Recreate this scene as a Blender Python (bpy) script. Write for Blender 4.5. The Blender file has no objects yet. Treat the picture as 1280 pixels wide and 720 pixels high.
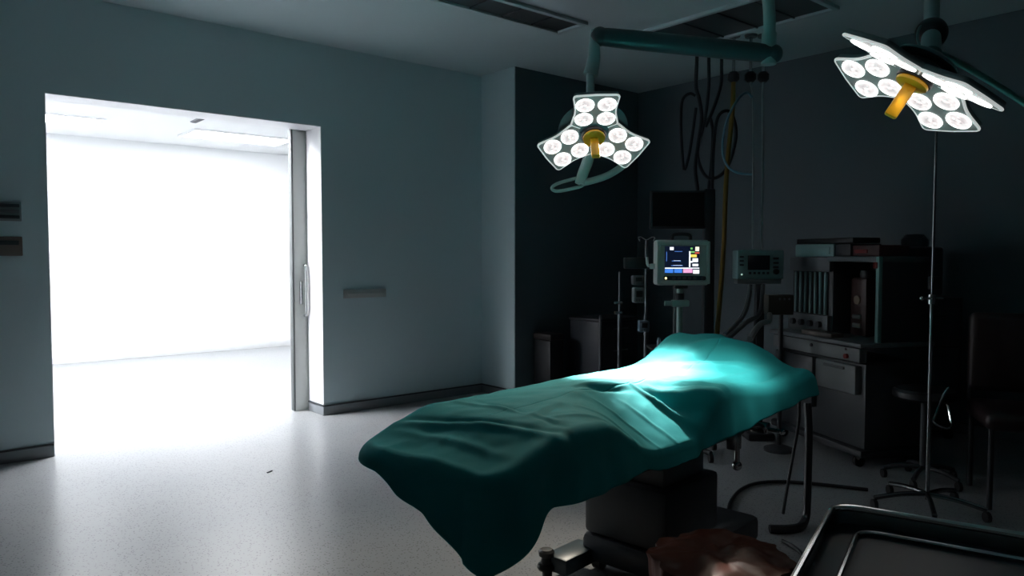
import bpy, bmesh, math, random
from mathutils import Vector, Matrix, noise
random.seed(7)
PI = math.pi
scn = bpy.context.scene
COL = scn.collection

# ------------------------------------------------------------------ camera
FPX, CAMZ, YAW, PITCH = 920.0, 1.35, math.radians(40.1), math.radians(2.5)
F0 = Vector((math.sin(YAW), math.cos(YAW), 0)); RV = Vector((math.cos(YAW), -math.sin(YAW), 0)); UP = Vector((0, 0, 1))
FV = F0 * math.cos(PITCH) - UP * math.sin(PITCH); UV = RV.cross(FV)
CP = Vector((0, 0, CAMZ))
cd = bpy.data.cameras.new('camera'); cam = bpy.data.objects.new('camera', cd); COL.objects.link(cam)
cd.sensor_width = 36; cd.lens = 36 * FPX / 1280; cd.clip_start = 0.05
m = Matrix((RV, UV, -FV)).transposed().to_4x4(); m.translation = CP
cam.matrix_world = m
scn.camera = cam
# world: nothing outside but darkness, all light comes from the corridor and the surgical lamps
w = bpy.data.worlds.new('world'); scn.world = w; w.use_nodes = True
w.node_tree.nodes['Background'].inputs[0].default_value = (0.02, 0.03, 0.035, 1)
w.node_tree.nodes['Background'].inputs[1].default_value = 0.1
vs = scn.view_settings
vs.view_transform = 'Standard'; vs.look = 'None'; vs.gamma = 1.0; vs.use_curve_mapping = False
vs.exposure = 0.0
scn.cycles.max_bounces = 10; scn.cycles.diffuse_bounces = 6
CORRIDOR_NEAR, CORRIDOR_MID, CORRIDOR_FAR = 72.0, 15.0, 27.0        # radiance of the corridor's ceiling panels

# ------------------------------------------------------------------ helpers
def ray(x, y): return FV + RV * ((x - 640) / FPX) - UV * ((y - 360) / FPX)
def P(x, y, D): return CP + ray(x, y) * D                      # point at depth D
def G(x, y, z): d = ray(x, y); return CP + d * ((z - CAMZ) / d.z)   # point at height z
def H(x, D, z=0.0):                                             # point at depth D, height z
    p = F0 * D + RV * ((x - 640) / FPX * D); return Vector((p.x, p.y, z))
def ZY(y, D): return CAMZ - (y - 320) * D / FPX

_mats = {}
def mat(name, col, rough=0.5, metal=0.0, spec=0.5, emit=None, es=0.0, var=0.06, vscale=8.0, bump=0.0, bscale=60.0, alpha=1.0, coat=0.0, rvar=0.0):
    if name in _mats: return _mats[name]
    M = bpy.data.materials.new(name); M.use_nodes = True
    nt = M.node_tree; b = nt.nodes['Principled BSDF']
    b.inputs['Roughness'].default_value = rough; b.inputs['Metallic'].default_value = metal
    b.inputs['Specular IOR Level'].default_value = spec; b.inputs['Coat Weight'].default_value = coat
    tc = nt.nodes.new('ShaderNodeTexCoord')
    nz = nt.nodes.new('ShaderNodeTexNoise'); nz.inputs['Scale'].default_value = vscale; nz.inputs['Detail'].default_value = 4
    nt.links.new(tc.outputs['Object'], nz.inputs['Vector'])
    mx = nt.nodes.new('ShaderNodeMix'); mx.data_type = 'RGBA'
    mx.inputs['A'].default_value = tuple(c * (1 - var) for c in col) + (1,)
    mx.inputs['B'].default_value = tuple(min(1, c * (1 + var)) for c in col) + (1,)
    nt.links.new(nz.outputs['Fac'], mx.inputs['Factor']); nt.links.new(mx.outputs['Result'], b.inputs['Base Color'])
    if rvar:
        mr = nt.nodes.new('ShaderNodeMapRange'); mr.inputs['To Min'].default_value = rough - rvar; mr.inputs['To Max'].default_value = rough + rvar
        nt.links.new(nz.outputs['Fac'], mr.inputs['Value']); nt.links.new(mr.outputs['Result'], b.inputs['Roughness'])
    if emit:
        b.inputs['Emission Color'].default_value = tuple(emit) + (1,); b.inputs['Emission Strength'].default_value = es
    if bump:
        n2 = nt.nodes.new('ShaderNodeTexNoise'); n2.inputs['Scale'].default_value = bscale; n2.inputs['Detail'].default_value = 3
        nt.links.new(tc.outputs['Object'], n2.inputs['Vector'])
        bp = nt.nodes.new('ShaderNodeBump'); bp.inputs['Strength'].default_value = bump; bp.inputs['Distance'].default_value = 0.01
        nt.links.new(n2.outputs['Fac'], bp.inputs['Height']); nt.links.new(bp.outputs['Normal'], b.inputs['Normal'])
    if alpha < 1: b.inputs['Alpha'].default_value = alpha
    _mats[name] = M
    return M

class MB:
    """collects shapes; build() links them as ONE mesh object"""
    def __init__(s): s.bm = bmesh.new()
    def _join(s, t, mi=0, M=None):
        if M is not None: bmesh.ops.transform(t, matrix=M, verts=t.verts)
        for f in t.faces: f.material_index = mi
        me = bpy.data.meshes.new('t'); t.to_mesh(me); t.free(); s.bm.from_mesh(me); bpy.data.meshes.remove(me)
        return s
    def box(s, c, d, bev=0.0, seg=2, mi=0, R=None):
        t = bmesh.new(); bmesh.ops.create_cube(t, size=1.0)
        bmesh.ops.scale(t, vec=Vector(d), verts=t.verts)
        if bev: bmesh.ops.bevel(t, geom=t.edges[:], offset=min(bev, min(d) * 0.49), segments=seg, profile=0.5, affect='EDGES')
        M = Matrix.Translation(Vector(c))
        if R is not None: M = M @ (R if len(R) == 4 else R.to_4x4())
        return s._join(t, mi, M)
    def b2(s, x0, x1, y0, y1, z0, z1, bev=0.0, mi=0, seg=2):
        return s.box(((x0+x1)/2, (y0+y1)/2, (z0+z1)/2), (abs(x1-x0), abs(y1-y0), abs(z1-z0)), bev, seg, mi)
    def cyl(s, p0, p1, r0, r1=None, n=16, mi=0):
        p0, p1 = Vector(p0), Vector(p1); r1 = r0 if r1 is None else r1
        t = bmesh.new(); L = (p1 - p0).length
        bmesh.ops.create_cone(t, cap_ends=True, segments=n, radius1=r0, radius2=r1, depth=L)
        q = (p1 - p0).to_track_quat('Z', 'Y')
        return s._join(t, mi, Matrix.Translation((p0 + p1) / 2) @ q.to_matrix().to_4x4())
    def sph(s, c, r, sc=(1, 1, 1), mi=0, n=16):
        t = bmesh.new(); bmesh.ops.create_uvsphere(t, u_segments=n, v_segments=n // 2 + 2, radius=r)
        return s._join(t, mi, Matrix.Translation(Vector(c)) @ Matrix.Diagonal((*sc, 1)))
    def tube(s, pts, r, n=8, sub=6, mi=0, closed=False):
        pts = [Vector(p) for p in pts]; out = []
        N = len(pts)
        if N > 2 and sub > 1:
            rng = N if closed else N - 1
            for i in range(rng):
                if closed: a, b, c, d = pts[i-1], pts[i], pts[(i+1) % N], pts[(i+2) % N]
                else: a, b, c, d = pts[max(i-1, 0)], pts[i], pts[i+1], pts[min(i+2, N-1)]
                for k in range(sub):
                    u = k / sub
                    out.append(0.5 * ((2*b) + (c-a)*u + (2*a-5*b+4*c-d)*u*u + (3*b-a-3*c+d)*u**3))
            if not closed: out.append(pts[-1])
        else: out = pts
        t = bmesh.new(); rings = []; K = len(out); prev = None
        for i, p in enumerate(out):
            if closed: tg = out[(i+1) % K] - out[i-1]
            else: tg = out[min(i+1, K-1)] - out[max(i-1, 0)]
            tg = tg.normalized() if tg.length > 1e-9 else Vector((0, 0, 1))
            if prev is None:
                prev = tg.orthogonal().normalized()
            prev = (prev - tg * prev.dot(tg)); prev = prev.normalized() if prev.length > 1e-6 else tg.orthogonal().normalized()
            bn = tg.cross(prev); rr = r(i / max(K-1, 1)) if callable(r) else r
            rings.append([t.verts.new(p + (prev * math.cos(2*PI*j/n) + bn * math.sin(2*PI*j/n)) * rr) for j in range(n)])
        for i in range(K if closed else K - 1):
            A, B = rings[i], rings[(i+1) % K]
            for j in range(n): t.faces.new((A[j], A[(j+1) % n], B[(j+1) % n], B[j]))
        if not closed:
            t.faces.new(rings[0][::-1]); t.faces.new(rings[-1])
        return s._join(t, mi)
    def lathe(s, prof, n=24, M=None, mi=0):
        t = bmesh.new(); rings = []
        for r, z in prof:
            if r < 1e-6: rings.append([t.verts.new((0, 0, z))])
            else: rings.append([t.verts.new((r*math.cos(2*PI*j/n), r*math.sin(2*PI*j/n), z)) for j in range(n)])
        for A, B in zip(rings, rings[1:]):
            for j in range(n):
                k = (j+1) % n
                if len(A) == 1 and len(B) == 1: continue
                if len(A) == 1: t.faces.new((A[0], B[j], B[k]))
                elif len(B) == 1: t.faces.new((A[j], A[k], B[0]))
                else: t.faces.new((A[j], A[k], B[k], B[j]))
        bmesh.ops.recalc_face_normals(t, faces=t.faces)
        return s._join(t, mi, M)
    def prism(s, poly, z0, z1, M=None, mi=0, bev=0.0):
        t = bmesh.new()
        vs_ = [t.verts.new((x, y, z0)) for x, y in poly]; f = t.faces.new(vs_)
        r = bmesh.ops.extrude_face_region(t, geom=[f])
        bmesh.ops.translate(t, vec=(0, 0, z1 - z0), verts=[v for v in r['geom'] if isinstance(v, bmesh.types.BMVert)])
        bmesh.ops.recalc_face_normals(t, faces=t.faces)
        if bev: 
            es = [e for e in t.edges if len(e.link_faces) == 2 and e.calc_face_angle(0) > 1.0]
            bmesh.ops.bevel(t, geom=es, offset=bev, segments=2, profile=0.5, affect='EDGES')
        return s._join(t, mi, M)
    def mesh(s, name, mats, W=None, ang=35):
        if W is not None: bmesh.ops.transform(s.bm, matrix=W, verts=s.bm.verts)
        me = bpy.data.meshes.new(name); s.bm.to_mesh(me); s.bm.free()
        for p in me.polygons: p.use_smooth = True
        me.set_sharp_from_angle(angle=math.radians(ang))
        for M in (mats if isinstance(mats, (list, tuple)) else [mats]): me.materials.append(M)
        return me
    def build(s, name, mats, parent=None, world=False, ang=35):
        W = None
        if world and parent is not None:
            W = mw(parent).inverted()
        return link(name, s.mesh(name, mats, W, ang), parent)

def mw(o):
    M = o.matrix_basis.copy()
    while o.parent: o = o.parent; M = o.matrix_basis @ M
    return M
def link(name, data, parent=None, M=None):
    o = bpy.data.objects.new(name, data); COL.objects.link(o)
    if parent: o.parent = parent
    if M is not None: o.matrix_basis = M
    return o
def tag(o, label, cat, group=None):
    o['label'] = label; o['category'] = cat
    if group: o['group'] = group
    return o
def thing(name, label, cat, loc=(0, 0, 0), rz=0.0, group=None):
    o = link(name, None); o.location = loc; o.rotation_euler = (0, 0, rz); o.empty_display_size = 0.1
    return tag(o, label, cat, group)
def struct(o): o['kind'] = 'structure'; return o
FACE = -YAW       # rotation of a thing whose front (local -Y) faces the camera side

# ------------------------------------------------------------------ materials
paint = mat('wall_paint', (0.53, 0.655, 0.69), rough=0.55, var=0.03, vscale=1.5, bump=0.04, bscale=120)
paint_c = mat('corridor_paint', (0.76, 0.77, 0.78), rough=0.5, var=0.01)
paint_shade = mat('shaded_wall_paint', (0.085, 0.118, 0.135), rough=0.55, var=0.03, vscale=1.5, bump=0.04, bscale=120)  # wall paint darkened: the equipment side's shade is put into the colour
ceil_m = mat('ceiling_paint', (0.44, 0.54, 0.57), rough=0.7, var=0.03, vscale=2)
cove = mat('cove_vinyl', (0.22, 0.235, 0.25), rough=0.4)
trim_dark = mat('trim_dark', (0.03, 0.034, 0.04), rough=0.4)
jamb_m = mat('jamb_white', (0.78, 0.78, 0.80), rough=0.35, var=0.01)
door_m = mat('door_leaf', (0.60, 0.62, 0.60), rough=0.35)
steel = mat('stainless', (0.55, 0.56, 0.57), rough=0.25, metal=1.0)
chrome = mat('chrome', (0.75, 0.76, 0.77), rough=0.12, metal=1.0)
black = mat('black_plastic', (0.012, 0.013, 0.015), rough=0.45)
rubber = mat('black_rubber', (0.010, 0.011, 0.013), rough=0.6)
charcoal = mat('charcoal_paint', (0.025, 0.028, 0.033), rough=0.5)
teal_metal = mat('lamp_enamel', (0.26, 0.40, 0.40), rough=0.35)
arm_dark = mat('arm_dark', (0.04, 0.07, 0.08), rough=0.4)
pale_plastic = mat('pale_plastic', (0.42, 0.48, 0.46), rough=0.4)
grey_plastic = mat('grey_plastic', (0.18, 0.20, 0.21), rough=0.45)
mid_grey = mat('mid_grey', (0.10, 0.11, 0.12), rough=0.45)
amber = mat('amber_plastic', (0.95, 0.44, 0.012), rough=0.35, spec=0.4)
red_m = mat('red_plastic', (0.25, 0.012, 0.012), rough=0.4)
blue_dark = mat('navy_plastic', (0.02, 0.035, 0.06), rough=0.3)

def floor_material():
    M = bpy.data.materials.new('speckled_floor'); M.use_nodes = True
    nt = M.node_tree; b = nt.nodes['Principled BSDF']; N = nt.nodes.new; L = nt.links.new
    tc = N('ShaderNodeTexCoord')
    base = N('ShaderNodeTexNoise'); base.inputs['Scale'].default_value = 1.3; base.inputs['Detail'].default_value = 5
    vor = N('ShaderNodeTexVoronoi'); vor.inputs['Scale'].default_value = 70
    v2 = N('ShaderNodeTexVoronoi'); v2.inputs['Scale'].default_value = 42
    for n_ in (base, vor, v2): L(tc.outputs['Object'], n_.inputs['Vector'])
    r0 = N('ShaderNodeValToRGB'); r0.color_ramp.elements[0].position = 0.3; r0.color_ramp.elements[1].position = 0.7
    r0.color_ramp.elements[0].color = (0.25, 0.262, 0.275, 1); r0.color_ramp.elements[1].color = (0.285, 0.29, 0.295, 1)
    L(base.outputs['Fac'], r0.inputs['Fac'])
    r1 = N('ShaderNodeValToRGB'); r1.color_ramp.elements[0].position = 0.18; r1.color_ramp.elements[1].position = 0.30
    r1.color_ramp.elements[0].color = (0.35, 0.35, 0.35, 1); r1.color_ramp.elements[1].color = (1, 1, 1, 1)
    L(vor.outputs['Distance'], r1.inputs['Fac'])
    r2 = N('ShaderNodeValToRGB'); r2.color_ramp.elements[0].position = 0.08; r2.color_ramp.elements[1].position = 0.14
    r2.color_ramp.elements[0].color = (1.25, 1.22, 1.15, 1); r2.color_ramp.elements[1].color = (1, 1, 1, 1)
    L(v2.outputs['Distance'], r2.inputs['Fac'])
    m1 = N('ShaderNodeMix'); m1.data_type = 'RGBA'; m1.blend_type = 'MULTIPLY'; m1.inputs['Factor'].default_value = 1
    m2 = N('ShaderNodeMix'); m2.data_type = 'RGBA'; m2.blend_type = 'MULTIPLY'; m2.inputs['Factor'].default_value = 1
    L(r0.outputs['Color'], m1.inputs['A']); L(r1.outputs['Color'], m1.inputs['B'])
    L(m1.outputs['Result'], m2.inputs['A']); L(r2.outputs['Color'], m2.inputs['B'])
    L(m2.outputs['Result'], b.inputs['Base Color'])
    mr = N('ShaderNodeMapRange'); mr.inputs['To Min'].default_value = 0.27; mr.inputs['To Max'].default_value = 0.31
    L(base.outputs['Fac'], mr.inputs['Value']); L(mr.outputs['Result'], b.inputs['Roughness'])
    b.inputs['Specular IOR Level'].default_value = 0.33
    bp = N('ShaderNodeBump'); bp.inputs['Strength'].default_value = 0.05; bp.inputs['Distance'].default_value = 0.002
    L(vor.outputs['Distance'], bp.inputs['Height']); L(bp.outputs['Normal'], b.inputs['Normal'])
    return M
floor_m = floor_material()

# ------------------------------------------------------------------ the room
WY, AY, BX, CH = 5.75, 5.25, 6.2, 3.1          # left wall, protruding wall, back wall, ceiling height
WT = 0.28                                       # wall thickness
D0, D1, DH = 0.80, 2.765, 2.43                  # doorway
XL, YR = -2.6, -2.4                             # walls behind the camera
CY, CXL, CXR, CCH = 10.6, -2.2, 8.0, 2.85       # corridor

struct(MB().b2(-3, 8.4, -2.8, 11.0, -0.12, 0.0).build('floor', floor_m))
struct(MB().b2(XL - .2, BX + .2, YR - .2, WY, CH, CH + .15).build('ceiling', ceil_m))
wl = MB()
wl.b2(XL - .2, D0, WY, WY + WT, 0, CH + .15).b2(D1, 8.4, WY, WY + WT, 0, CH + .15).b2(D0, D1, WY, WY + WT, DH, CH + .15)
struct(wl.build('wall_left', paint))
al = struct(MB().b2(4.462, BX, AY, WY, 0, CH).build('wall_alcove', paint_shade))
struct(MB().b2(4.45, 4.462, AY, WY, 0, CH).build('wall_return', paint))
struct(MB().b2(BX, BX + .2, YR - .2, WY, 0, CH).build('wall_back', paint_shade))
struct(MB().b2(XL, BX, YR - .2, YR, 0, CH).build('wall_right', paint_shade))
struct(MB().b2(XL - .2, XL, YR - .2, WY, 0, CH).build('wall_rear', paint_shade))
# corridor shell
struct(MB().b2(CXL, CXR, WY + WT, CY + .2, CCH, CCH + .12).build('ceiling_corridor', paint_c))
struct(MB().b2(CXL, CXR, CY, CY + .2, 0, CCH).build('wall_corridor_back', paint_c))
struct(MB().b2(CXL - .2, CXL, WY + WT, CY + .2, 0, CCH).build('wall_corridor_left', paint_c))
struct(MB().b2(CXR, CXR + .2, WY + WT, CY + .2, 0, CCH).build('wall_corridor_right', paint_c))
cf = MB().b2(CXL, D0 - .06, WY + WT, WY + WT + .012, 0, CCH).b2(D1 + .14, CXR, WY + WT, WY + WT + .012, 0, CCH).b2(D0 - .06, D1 + .14, WY + WT, WY + WT + .012, DH + .1, CCH)
struct(cf.build('wall_corridor_front', paint_c))
struct(MB().b2(CXL, CXR, CY - .012, CY, 0, .10, .004).build('baseboard_corridor', mat('corridor_skirting', (0.55, 0.56, 0.57), rough=0.4)))

# coved skirting with a dark cap line
def skirting(name, runs):
    o = struct(MBrun(runs, 0.0, 0.075, 0.014).build(name, cove))
    MBrun(runs, 0.075, 0.087, 0.018).build('cap_strip', trim_dark, o)
def MBrun(runs, z0, z1, t):
    mb = MB()
    for x0, y0, x1, y1, nx, ny in runs:
        a = (min(x0, x1), max(x0, x1), min(y0, y1), max(y0, y1))
        mb.b2(a[0] + min(0, nx*t), a[1] + max(0, nx*t), a[2] + min(0, ny*t), a[3] + max(0, ny*t), z0, z1, 0.003)
    return mb
skirting('baseboard_left', [(XL, WY, D0, WY, 0, -1), (D1, WY, 4.46, WY, 0, -1)])
skirting('baseboard_jamb', [(D1, WY - .014, D1, WY + WT, -1, 0)])
skirting('baseboard_alcove', [(4.45, AY, 4.45, WY, -1, 0), (4.436, AY, BX, AY, 0, -1)])
skirting('baseboard_back', [(BX, YR, BX, AY, -1, 0)])
skirting('baseboard_right', [(XL, YR, BX, YR, 0, 1)])
skirting('baseboard_rear', [(XL, YR, XL, WY, 1, 0)])
# lining of the doorway
j = MB().b2(D1 - .006, D1, WY, WY + WT, .09, DH).b2(D0, D0 + .006, WY, WY + WT, 0, DH).b2(D0, D1, WY, WY + WT, DH - .006, DH)
struct(j.build('trim_1', jamb_m))

# sliding door leaf, parked in the corridor side of the wall
dy = WY + WT + .02
dl = struct(MB().b2(2.645, 4.75, dy, dy + .055, .008, DH + .02, .006).build('door_1', door_m))
MB().b2(2.628, 2.645, dy - .002, dy + .057, .008, DH + .02, .003).build('edge_seal', mat('seal_grey', (0.10, 0.11, 0.11), rough=0.5), dl)
hd = MB().tube([(2.735, dy - .005, .83), (2.735, dy - .045, .86), (2.735, dy - .05, 1.04), (2.735, dy - .045, 1.24), (2.735, dy - .005, 1.27)], .013, 10)
hd.b2(2.69, 2.72, dy - .006, dy, .93, 1.13, .004)
hd.build('handle', steel, dl)
dr = struct(MB().b2(-.2, 5.0, dy - .015, dy + .075, DH + .03, DH + .12, .006).build('trim_2', jamb_m))

# corridor ceiling lights: two rows by the doorway are unseen, added for brighter floors
panel_n = mat('corridor_fill_near', (0.9, 0.9, 0.9), emit=(0.95, 0.97, 1.0), es=CORRIDOR_NEAR)  # unseen panels added to throw steep light on the floor inside the doorway
panel_mid = mat('corridor_fill_mid', (0.9, 0.9, 0.9), emit=(0.95, 0.97, 1.0), es=CORRIDOR_MID)  # unseen second row added to brighten the corridor floor
panel_f = mat('corridor_diffuser_far', (0.9, 0.9, 0.9), emit=(0.95, 0.97, 1.0), es=CORRIDOR_FAR)
for k, (cx, cy) in enumerate([(.10, 6.44), (1.60, 6.44), (-.9, 9.0), (1.2, 9.4), (3.4, 9.4), (5.2, 8.4), (.9, 7.2), (3.0, 7.2)]):
    where = ['added unseen over the left side of the doorway', 'added unseen over the right side of the doorway', 'furthest left', 'above the far wall left of centre', 'above the far wall on the right', 'furthest right beyond the open door leaf', 'added unseen in the second row left', 'added unseen in the second row right'][k]
    t = thing('corridor_light', 'bright square ceiling panel light in the white corridor, ' + where, 'ceiling light', (cx, cy, CCH), 0, 'corridor ceiling lights')
    fr = MB()
    for a in (-1, 1): fr.b2(a*.62 - .02, a*.62 + .02, -.34, .34, -.02, 0).b2(-.6, .6, a*.32 - .02, a*.32 + .02, -.02, 0)
    fr.build('frame', jamb_m, t)
    MB().b2(-.6, .6, -.3, .3, -.012, -.004).build('diffuser', panel_n if k < 2 else (panel_mid if k > 5 else panel_f), t)
t = thing('ceiling_vent', 'small dark slotted vent in the corridor ceiling seen through the doorway', 'vent', (2.62, 8.35, CCH))
MB().b2(-.03, .03, -.30, .30, -.012, 0).build('frame', cove, t)
for k in range(3): MB().b2(-.02 + k*.018, -.012 + k*.018, -.28, .28, -.02, -.012).build('slat', trim_dark, t)

# recessed ceiling troffers that are switched off
louvre = mat('dark_louvre', (0.045, 0.05, 0.055), rough=0.35)
def troffer(x0, x1, y0, y1, label):
    t = thing('ceiling_light', label, 'ceiling light', ((x0+x1)/2, (y0+y1)/2, CH), 0, 'unlit ceiling lights')
    a, b = (x1-x0)/2, (y1-y0)/2
    fr = MB()
    for s in (-1, 1): fr.b2(s*a - .02, s*a + .02, -b - .02, b + .02, -.025, 0, .004).b2(-a, a, s*b - .02, s*b + .02, -.025, 0, .004)
    fr.build('frame', ceil_m, t)
    MB().b2(-a + .02, a - .02, -b + .02, b - .02, -.008, -.002).build('diffuser', louvre, t)
    lng = a > b; n = 4
    for k in range(1, n):
        u = -1 + 2*k/n
        (MB().b2(u*a - .005, u*a + .005, -b + .02, b - .02, -.018, -.008) if lng else MB().b2(-a + .02, a - .02, u*b - .005, u*b + .005, -.018, -.008)).build('louvre_blade', louvre, t)
troffer(2.86, 4.02, 3.93, 4.22, 'unlit dark ceiling light fitting above the white doorway wall, left one')
troffer(4.52, 5.12, 2.55, 3.75, 'unlit dark ceiling light fitting behind the lamp arm, right one')

# things on the left wall
def wall_plate(name, x0, x1, z0, z1, m_, label, extra=None):
    t = thing(name, label, 'switch', ((x0+x1)/2, WY, z0)); a = (x1-x0)/2; h = z1-z0
    MB().b2(-a, a, -.022, 0, 0, h, .005).build('plate', m_, t)
    return t, a, h
t, a, h = wall_plate('wall_switch', .50, .655, 1.575, 1.70, grey_plastic, 'grey switch panel with dark bars, upper one beside the doorway')
for k in range(3): MB().b2(-a + .012, a - .012, -.032, -.02, .015 + k*.037, .037 + k*.037, .003).build('rocker', mid_grey if k % 2 else charcoal, t)
t, a, h = wall_plate('wall_dispenser', .50, .655, 1.35, 1.475, mat('brown_plastic', (0.16, 0.115, 0.10), rough=0.45), 'brown box under the switch panel left of the doorway')
t['category'] = 'wall box'
MB().b2(-a + .02, a - .02, -.03, -.02, .07, .10, .003).build('slot', trim_dark, t)
t, a, h = wall_plate('wall_rail', 2.95, 3.36, .985, 1.06, mat('rail_tan', (0.42, 0.44, 0.43), rough=0.5), 'faint horizontal rail plate on the wall right of the doorway')
t['category'] = 'wall plate'
MB().b2(-a + .03, a - .03, -.03, -.018, h*.35, h*.65, .003).build('groove', mat('rail_tan', (0, 0, 0)), t)

# ------------------------------------------------------------------ operating table
TA = math.radians(7.0); TX = Vector((math.cos(TA), math.sin(TA), 0)); TY = Vector((-math.sin(TA), math.cos(TA), 0)); TO = Vector((1.27, 1.86, 0))
TZ, TL, TW = 0.82, 2.06, 0.275
t = thing('operating_table', 'dark operating table on a pedestal base under the teal drape', 'operating table', TO, TA)
base_m = mat('table_base', (0.035, 0.042, 0.05), rough=0.4)
MB().b2(.99, 1.71, -.27, .21, .05, .17, .03).build('base', base_m, t)
MB().b2(1.0, 1.44, -.20, .20, .17, .42, .02).build('column_cover', base_m, t)
MB().b2(1.05, 1.38, -.16, .17, .42, .53, .01).build('column', mid_grey, t)
MB().b2(.45, 1.75, -.17, .17, .52, .57, .008).build('frame', charcoal, t)
for a0, a1 in ((.06, .62), (.63, 1.28), (1.29, 1.95)):
    MB().b2(a0, a1, -.20, .22, .57, .635, .02).build('mattress_section', black, t)
for s in (-1, 1):
    MB().b2(.2, 1.8, s*.19 - .008, s*.19 + .008, .545, .57, .003).build('side_rail', steel, t)
for x in (1.06, 1.64):
    for y in (-.21, .16):
        c = MB().cyl((x, y - .02, .03), (x, y + .02, .03), .03, n=20); c.b2(x - .025, x + .025, y - .025, y + .025, .04, .06)
        c.build('caster', rubber, t)
q = G(684, 690, .12) - TO; lx, ly = q.dot(TX), q.dot(TY)
leg = MB().b2(lx, 1.05, ly - .10, ly + .02, .04, .11, .012); leg.build('base_foot', mat('foot_blue', (0.06, 0.085, 0.10), rough=0.35), t)
kn = MB().cyl((lx, ly, .0), (lx, ly, .05), .02, .022).lathe([(0, .05), (.035, .05), (.04, .06), (.035, .072), (.024, .076), (.02, .10), (.032, .108), (.034, .125), (.024, .134), (0, .136)], 20, Matrix.Translation((lx - .005, ly, 0)))
kn.build('levelling_knob', black, t)
cl = MB().b2(1.50, 1.55, -.25, -.20, .50, .58, .006).cyl((1.525, -.24, .44), (1.525, -.24, .51), .012).sph((1.525, -.24, .43), .022)
cl.build('rail_clamp', steel, t)
cl = MB().b2(1.76, 1.80, -.27, -.19, .53, .58, .006).cyl((1.78, -.27, .55), (1.78, -.33, .55), .010).sph((1.78, -.335, .55), .014)
cl.build('rail_clamp', chrome, t)

# ------------------------------------------------------------------ drape
def smooth(u): u = max(0., min(1., u)); return u*u*(3 - 2*u)
def fold(a, b, p, q, h, wd):
    px_, py_ = p; qx, qy = q; dx, dy_ = qx-px_, qy-py_; L2 = dx*dx+dy_*dy_
    u = max(0, min(1, ((a-px_)*dx + (b-py_)*dy_)/L2)); d = math.hypot(a-px_-u*dx, b-py_-u*dy_)
    return h * math.exp(-(d/wd)**2) * (0.35 + 0.65*math.sin(PI*min(1, max(0, u))))
def rounded(poly, rad, n=5):
    out = []; N = len(poly)
    for i in range(N):
        p, a, c = Vector(poly[i]), Vector(poly[i-1]), Vector(poly[(i+1) % N])
        rr = rad[i]
        if rr <= 0: out.append(tuple(p)); continue
        u = (a-p).normalized(); v = (c-p).normalized(); p0 = p + u*rr; p1 = p + v*rr
        for k in range(n + 1):
            s = k/n; out.append(tuple((1-s)**2*p0 + 2*s*(1-s)*p + s*s*p1))
    return out
FOLDS = [((.06, .26), (.22, -.30), .014, .020), ((.10, .25), (.26, -.28), -.012, .018), ((.30, .25), (.33, -.20), .010, .014),
         ((.36, .20), (.30, -.26), -.007, .012), ((.30, -.10), (.80, .03), .010, .03), ((.75, .05), (1.0, .00), .014, .016), ((.73, .03), (1.0, -.03), -.012, .014),
         ((1.04, .0), (1.12, -.30), .022, .014), ((1.08, -.03), (1.17, -.32), -.018, .012), ((1.12, -.04), (1.21, -.32), .016, .012),
         ((1.17, -.06), (1.26, -.30), -.012, .012), ((1.22, -.08), (1.30, -.30), .010, .012), ((.55, -.12), (.68, -.30), .009, .012), ((.72, -.06), (.84, -.30), .008, .010), ((.36, -.16), (.60, -.30), .009, .016), ((.88, -.06), (.96, -.30), .007, .010), ((.02, .24), (.06, -.24), .008, .02),
         ((1.35, -.22), (1.85, -.26), .014, .03), ((1.40, -.28), (1.95, -.32), -.012, .02), ((1.52, .10), (1.66, -.24), .018, .03), ((1.62, .13), (1.78, -.22), -.020, .03), ((1.76, .14), (1.94, -.20), .024, .03), ((1.86, .10), (2.02, -.28), -.022, .03), ((1.93, .16), (2.05, -.10), .018, .025)]
def near_w(a): return TW + .085*smooth((a - 1.25)/.6)
def hump_at(a): return smooth((a - .24)/.50) * smooth((1.22 - a)/.15)
def top_z(a, b):
    z = TZ
    z += 0.125 * math.exp(-((a - 1.91)/.235)**2) * (0.45 + 0.55*smooth((b + .30)/.34))      # raised head section
    z += 0.025 * math.exp(-((a - .80)/.36)**2 - ((b - .07)/.16)**2)
    hump = hump_at(a)
    rb = -.26 + .30*smooth((a - .26)/.60)                                                  # ridge line drifts towards the middle
    z -= 0.18 * hump * max(0., (rb - b)/.315)**1.25                                               # near side slopes away
    z -= 0.075 * smooth((.24 - a)/.34) + 0.02*smooth((-b - .05)/.2)*smooth((.4 - a)/.3)     # towards the foot
    z -= 0.04 * smooth((a - 1.92)/.16) + .05*smooth((a - 1.3)/.5)*smooth((-b - .12)/.22)
    for f in FOLDS: z += .8*fold(a, b, *f)
    z += 0.005 * noise.noise(Vector((a*3.2, b*9, 1.7))) + 0.0035*noise.noise(Vector((a*11, b*16 + a*5, 4.1))) - .006*abs(noise.noise(Vector((a*4.5 + b*3, b*11 - a*4, 8.3))))
    return z
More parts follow.
